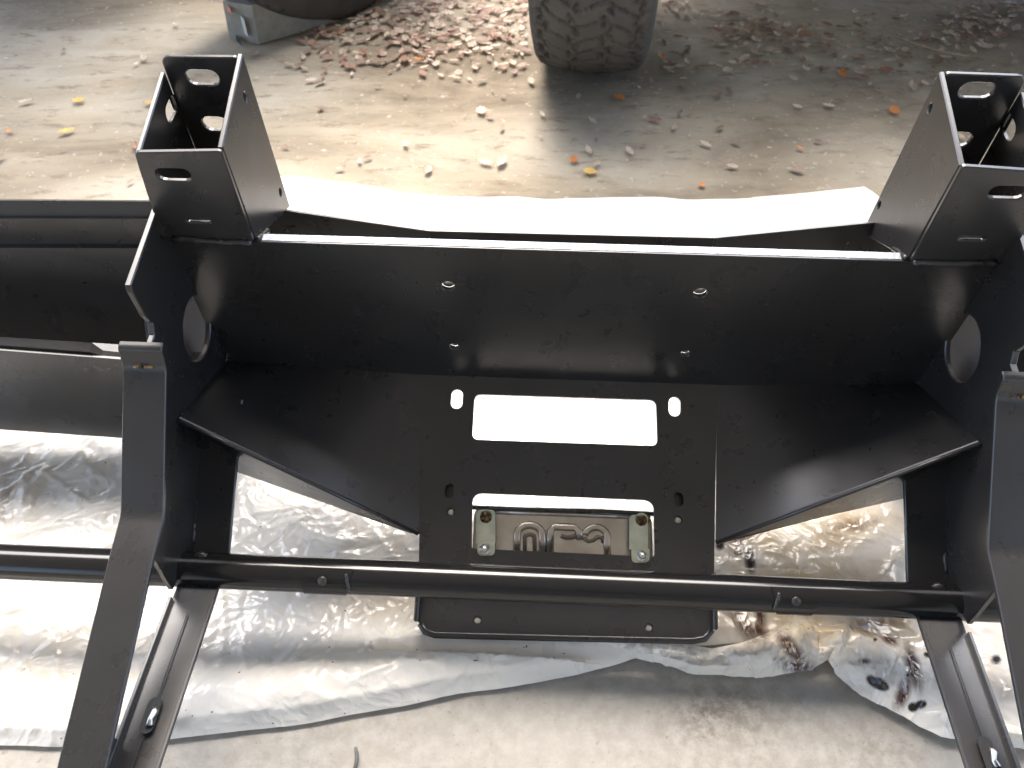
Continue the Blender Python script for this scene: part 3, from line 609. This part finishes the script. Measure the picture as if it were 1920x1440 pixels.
# ------------------------------------------------------------------ vehicles in the background
def tyre_mesh(R, wd, tread=True, nseg=520):
    prof = []                                                 # (axial, radius)
    hw = wd/2
    for k in range(49):
        x = -hw*.86 + hw*1.72*k/48; prof.append((x, R - .012*(abs(x)/(hw*.86))**3, True))
    side = [(hw*.93, R-.022), (hw*.985, R-.045), (hw*1.0, R-.075), (hw*.985, R-.11), (hw*.93, R-.145), (hw*.80, R-.175), (hw*.72, R-.185)]
    prof = [(-a, r, False) for a, r in side[::-1]] + prof + [(a, r, False) for a, r in side]
    ax = np.array([p[0] for p in prof]); rr = np.array([p[1] for p in prof]); tr = np.array([p[2] for p in prof])
    an = np.linspace(0, 2*math.pi, nseg, endpoint=False); Aa, X_ = np.meshgrid(an, ax, indexing='ij'); Rr = np.broadcast_to(rr, X_.shape).copy()
    if tread:
        s = Aa*R; g = np.zeros_like(X_)
        for c0, amp in ((-.36, .006), (-.13, .008), (.13, .008), (.36, .006)):
            z = amp*np.where((s/.055) % 1 < .5, 1, -1)*np.clip(np.abs(((s/.055) % .5)-.25)*8, 0, 1)*1.
            g = np.maximum(g, (np.abs(X_-c0*wd-z) < .0030))
        for lo, hi, pitch, slope, ph in ((-.5,-.36,.034,.5,0), (-.36,-.13,.046,-.7,.4), (-.13,.13,.042,.6,.1), (.13,.36,.046,-.7,.7), (.36,.5,.034,.5,.5)):
            inside = (X_ > lo*wd) & (X_ < hi*wd); q = ((s + slope*X_)/pitch + ph) % 1; g = np.maximum(g, inside & (q < .085))
        Rr = Rr - .0085*g*np.broadcast_to(tr, X_.shape)
    vv = np.stack([X_, Rr*np.cos(Aa), Rr*np.sin(Aa)], -1); n = len(ax)
    ff = [(i*n+j, i*n+j+1, ((i+1) % nseg)*n+j+1, ((i+1) % nseg)*n+j) for i in range(nseg) for j in range(n-1)]
    return vv.reshape(-1, 3), ff
def lathe(prof, n=40):
    an = [2*math.pi*k/n for k in range(n)]; vv = [(x, r*math.cos(a), r*math.sin(a)) for a in an for x, r in prof]; m_ = len(prof)
    return np.array(vv), [(i*m_+j, i*m_+j+1, ((i+1) % n)*m_+j+1, ((i+1) % n)*m_+j) for i in range(n) for j in range(m_-1)]
def add_wheel(parent, centre, yaw, R, wd, camber=0.):
    Rm = np.array(Matrix.Rotation(yaw, 3, 'Z') @ Matrix.Rotation(camber, 3, 'Y'))
    v, f = tyre_mesh(R, wd); wv = v@Rm.T + centre
    flat = wv[:, 2] < .001; wv[flat, 2] = .001
    wh = bpy.data.objects.new('wheel', None); COL.objects.link(wh); wh.parent = parent; wh.location = Vector(centre)-parent.location
    obj('tyre', wv, f, M['rubber'], wh, True)
    v, f = lathe([(wd*.36, R-.187), (wd*.40, R-.178), (wd*.34, R-.195), (wd*.18, R-.21), (wd*.12, R-.26), (wd*.22, .06), (wd*.24, .001)]); obj('rim', v@Rm.T+centre, f, M['rim'], wh, True)
    v, f = lathe([(-wd*.40, R-.178), (-wd*.36, R-.19), (0, R-.20), (wd*.12, R-.26)]); obj('rim_barrel', v@Rm.T+centre, f, M['rim'], wh, True)
def unseen_body(parent, prof, half, yaw, at, name='unseen_body'):
    """side profile (along, up) swept across the width with rounded shoulders"""
    Rm = np.array(Matrix.Rotation(yaw, 3, 'Z')); vv = []; n = len(prof); cs = [(-1,.0),(-.97,.04),(.97,.04),(1,.0)]
    lay = [(-half, .06), (-half+.05, 0), (half-.05, 0), (half, .06)]
    cy = np.mean([p[0] for p in prof]); cz = np.mean([p[1] for p in prof])
    for x, sh in lay:
        for (a, z) in prof: vv.append(np.array([x, a+(cy-a)*sh*.6, z+(cz-z)*sh])@Rm.T + at)
    ff = []
    for k in range(3):
        for i in range(n): j = (i+1) % n; ff.append((k*n+i, k*n+j, (k+1)*n+j, (k+1)*n+i))
    ff += [tuple(range(n))[::-1], tuple(3*n+i for i in range(n))]
    return obj(name, vv, ff, M['unseen_body'], parent)
R1 = .395
v1 = thing('parked_vehicle', (.9, 2.6, 0), 'vehicle standing on the large treaded black tyre at top centre', 'vehicle')
add_wheel(v1, np.array([.180, 1.69+.095, R1-.006]), math.radians(-7), R1, .232, math.radians(0))
add_wheel(v1, np.array([1.72, 1.80, R1-.006]), math.radians(4), R1, .268)
arch = [(-.42+.84*k/10, .58+.30*math.sin(math.pi*k/10)) for k in range(11)]
prof1 = [(-.50,.60),(-.46,.58)] + [(a, z) for a, z in arch] + [(.46,.58),(2.4,.58),(3.6,.55),(3.6,1.15),(2.2,1.2),(1.9,1.75),(.9,1.78),(.45,1.22),(-.42,1.08),(-.52,.80)]
unseen_body(v1, prof1, .92, 0, np.array([1.10, 2.12, 0]))  # unseen body, added to cast shade on the driveway
v2 = thing('parked_vehicle', (-1.2, 2.6, 0), 'vehicle whose dark tyre is chocked by the grey wedge at top left', 'vehicle')
R2 = .36
add_wheel(v2, np.array([-.432, 2.02, R2-.006]), math.radians(-42), R2, .22)
# body of the second vehicle is unseen and set behind its wheel to shade the driveway
unseen_body(v2, [(-.5,.62),(1.9,.62),(1.9,1.9),(-.3,1.9),(-.5,1.7)], .75, math.radians(-8), np.array([-1.5, 2.42, 0]))
# wheel chock
cy = thing('wheel_chock', tuple(ground(470, 80)), 'grey wedge chock with an orange mark, in front of the tyre at top left', 'wheel chock')
a0, a1 = ground(432, 74), ground(486, 83); ax = a1-a0; ax /= np.linalg.norm(ax); dp = np.array([-ax[1], ax[0], 0]); dp = dp*.5+np.array([.85,.15,0])*.85; dp /= np.linalg.norm(dp)
wdt = np.linalg.norm(a1-a0); hgt = .085; Ln = .20
pr_ = [(0,0),(.0,hgt*.25),(.004,hgt),(.03,hgt*1.02)] + [(.03+(Ln-.03)*k/6, hgt*(1.02-1.0*(k/6)**.75)) for k in range(1, 7)]
vv = []; 
for sd_ in (0, wdt):
    for (l, z) in pr_: vv.append(a0+ax*sd_+dp*l+np.array([0,0,z]))
n = len(pr_); ff = [tuple(range(n)), tuple(n+i for i in range(n))[::-1]] + [(i, n+i, n+(i+1) % n, (i+1) % n) for i in range(n)]
obj('wedge', vv, ff, M['chock'], cy)
P1('orange_mark', [a0+ax*wdt*q+np.array([0,0,z])-dp*.0012 for q, z in ((.2,.066),(.5,.066),(.52,.078),(.22,.079))], M['orange'], cy, t=.001, n=-dp, bev=.0002)
P1('end_panel', [a0+ax*wdt*q+np.array([0,0,z])-dp*.0008 for q, z in ((.58,.02),(.92,.02),(.92,.06),(.58,.06))], M['wall'], cy, t=.0006, n=-dp, bev=.0001)
P1('foot_notch_shade', [a0+ax*wdt*q+np.array([0,0,z])-dp*.0008 for q, z in ((.22,.0),(.78,.0),(.70,.014),(.28,.014))], M['dark'], cy, t=.0006, n=-dp, bev=.0001)  # flat dark panel, painting the shade of a notch
# ------------------------------------------------------------------ leaves
def leaf_geo(seed, L_=1., Wd=.55):
    r = np.random.default_rng(seed); n = 9; vv = []; ff = []
    curl = r.uniform(.1, .35); tw = r.uniform(-.3, .3); lob = r.uniform(.1, .4)
    for i in range(n):
        s = i/(n-1); wdt = Wd*.5*math.sin(math.pi*min(1, s*.93+.05))**.8*(1+lob*math.cos(i*math.pi)*(0 < i < n-1)); x = (s-.5)*L_
        for k, q in enumerate((-1, -.45, 0, .45, 1)):
            vv.append((x+.05*abs(q)*L_, q*wdt, curl*((s-.5)**2*L_*1.0 + q*q*wdt*.9) + tw*.25*x*q + .012*r.normal()))
    for i in range(n-1):
        for k in range(4): ff.append((i*5+k, i*5+k+1, i*5+6+k, i*5+5+k))
    return np.array(vv), ff
geos = [leaf_geo(100+k, 1, .35+.35*random.random()) for k in range(10)]
leaf_me = {}
def leaf_mesh(gk, mk):
    if (gk, mk) not in leaf_me:
        v, f = geos[gk]; me = bpy.data.meshes.new('leaf'); me.from_pydata([tuple(p) for p in v], [], f); me.materials.append(LM[mk]); me.polygons.foreach_set('use_smooth', [True]*len(f)); leaf_me[(gk, mk)] = me
    return leaf_me[(gk, mk)]
def put_leaf(x, y, size, mk, rot=None, label=None):
    g_ = ground(x, y, -.003) ; gk = random.randrange(10)
    o = bpy.data.objects.new('leaf', leaf_mesh(gk, mk)); COL.objects.link(o); o.scale = (size,)*3
    o.rotation_euler = (random.uniform(-.18, .18), random.uniform(-.15, .15), rot if rot is not None else random.uniform(0, 6.28)); o.location = (g_[0], g_[1], .001+.05*size)
    return tag(o, label or (['brown', 'tan', 'reddish brown', 'yellow', 'orange', 'pale'][mk] + (' dry leaf in the bright litter between the two tyres' if 560 < x < 1010 and y < 140 else ' dry leaf in the shaded litter right of the large treaded tyre' if x > 1200 and y < 150 else ' dry leaf on the open concrete left of the two tyres' if x < 560 else ' dry leaf on the open concrete between tyres and white sheet')), 'leaf', 'dry leaves scattered over the driveway')
special = [(148,192,.028,3,'yellow leaf lying left of the left frame mount, highest of three'), (284,197,.034,3,'pale yellow leaf touching the left rim of the left frame mount'), (125,251,.032,3,'long yellow leaf lying below the other yellow leaf at left'),
    (20,250,.018,4,'small orange leaf at the left edge of the driveway'), (1161,188,.030,4,'bright orange leaf below the large treaded tyre'), (1578,142,.028,4,'orange leaf nearest the rear rim of the right frame mount, upper one'),
    (1675,211,.028,4,'orange leaf just left of the right frame mount'), (1075,303,.022,4,'small orange leaf lying above the white sheet, near its middle'), (940,308,.036,5,'pale curled leaf above the middle of the white sheet'),
    (910,308,.030,5,'pale leaf with a dark tip, left neighbour of the curled one'), (803,323,.026,1,'tan leaf on the bright concrete left of the pale pair'), (1107,326,.026,3,'thin yellow leaf right above the edge of the white sheet'),
    (1208,223,.012,1,'tiny leaf alone below the orange leaf'), (1500,282,.018,4,'faint orange leaf in the open concrete left of right mount'), (1315,350,.016,4,'small orange leaf close to the right part of sheet edge'), (1710,165,.034,1,'tan leaf cluster member beside the right frame mount rim')]
for x, y, sz, mk, lb in special: put_leaf(x, y, sz, mk, None, lb)
cnt = 0; tries = 0
def dens(x, y):
    d = .0
    if x > 1235: d = max(d, (.62 if vnoise(np.array([x/70.]), np.array([y/38.]), 41)[0] > .5 else .22)*math.exp(-((y-40)/80)**2))
    if 560 < x < 1010: d = max(d, 1.6*math.exp(-((y+10)/90)**2))
    d = max(d, .006)
    return d
small_v, small_f, small_m = [], [], []
while cnt < 1500 and tries < 60000:
    tries += 1; x = random.uniform(-40, 1960); y = random.uniform(-60, 345)
    if random.random() > dens(x, y): continue
    if y < 45 and 470 < x < 620: continue
    if 985 < x < 1230 and y < 128: continue
    if random.random() > (max(.15, (y+120)/250) if y < 100 else 1): continue
    cnt += 1; sz = random.choice([.012,.016,.022,.027,.032,.037]); mk = random.choices([0,1,2,4,5], [4,4,3,.12,4])[0]
    if cnt <= 250 and y > 0: put_leaf(x, y, sz if y < 140 else sz*.7, mk)
    else:
        v, f = geos[random.randrange(10)]; g_ = ground(x, y, -.003); a = random.uniform(0, 6.28); Rz = np.array(Matrix.Rotation(a, 3, 'Z') @ Matrix.Rotation(random.uniform(-.2, .2), 3, 'X'))
        n0 = len(small_v); small_v += list((v*sz*.8)@Rz.T + np.array([g_[0], g_[1], .001+.05*sz])); small_f += [tuple(i+n0 for i in q) for q in f]; small_m += [mk]*len(f)
lt = obj('leaf_litter', small_v, small_f, LM, None, True); lt['kind'] = 'stuff'; lt['label'] = 'litter of small dry brown leaves on the driveway behind the bumper'
lt.data.polygons.foreach_set('material_index', small_m)
# ------------------------------------------------------------------ small things
g0, g1, g2 = ground(667,1402,.004), ground(669,1425,.005), ground(664,1448,.004)
mb = MB(); tube(mb, [g0, (g0+g1)/2+np.array([.0006,0,.001]), g1, g2], [.0016,.002,.002,.0018], 8)
tag(mb.obj('stick', M['stick'], None, True), 'short grey stick on the bare concrete at the bottom edge', 'stick')
tw = [(1378,70),(1420,85),(1470,98),(1520,106)]
mb = MB(); tube(mb, [ground(x+300, y, .004) for x, y in tw], [.002,.003,.003,.0015], 8)
tag(mb.obj('twig', LM[1], None, True), 'thin pale curved twig among the leaves at upper right', 'twig')
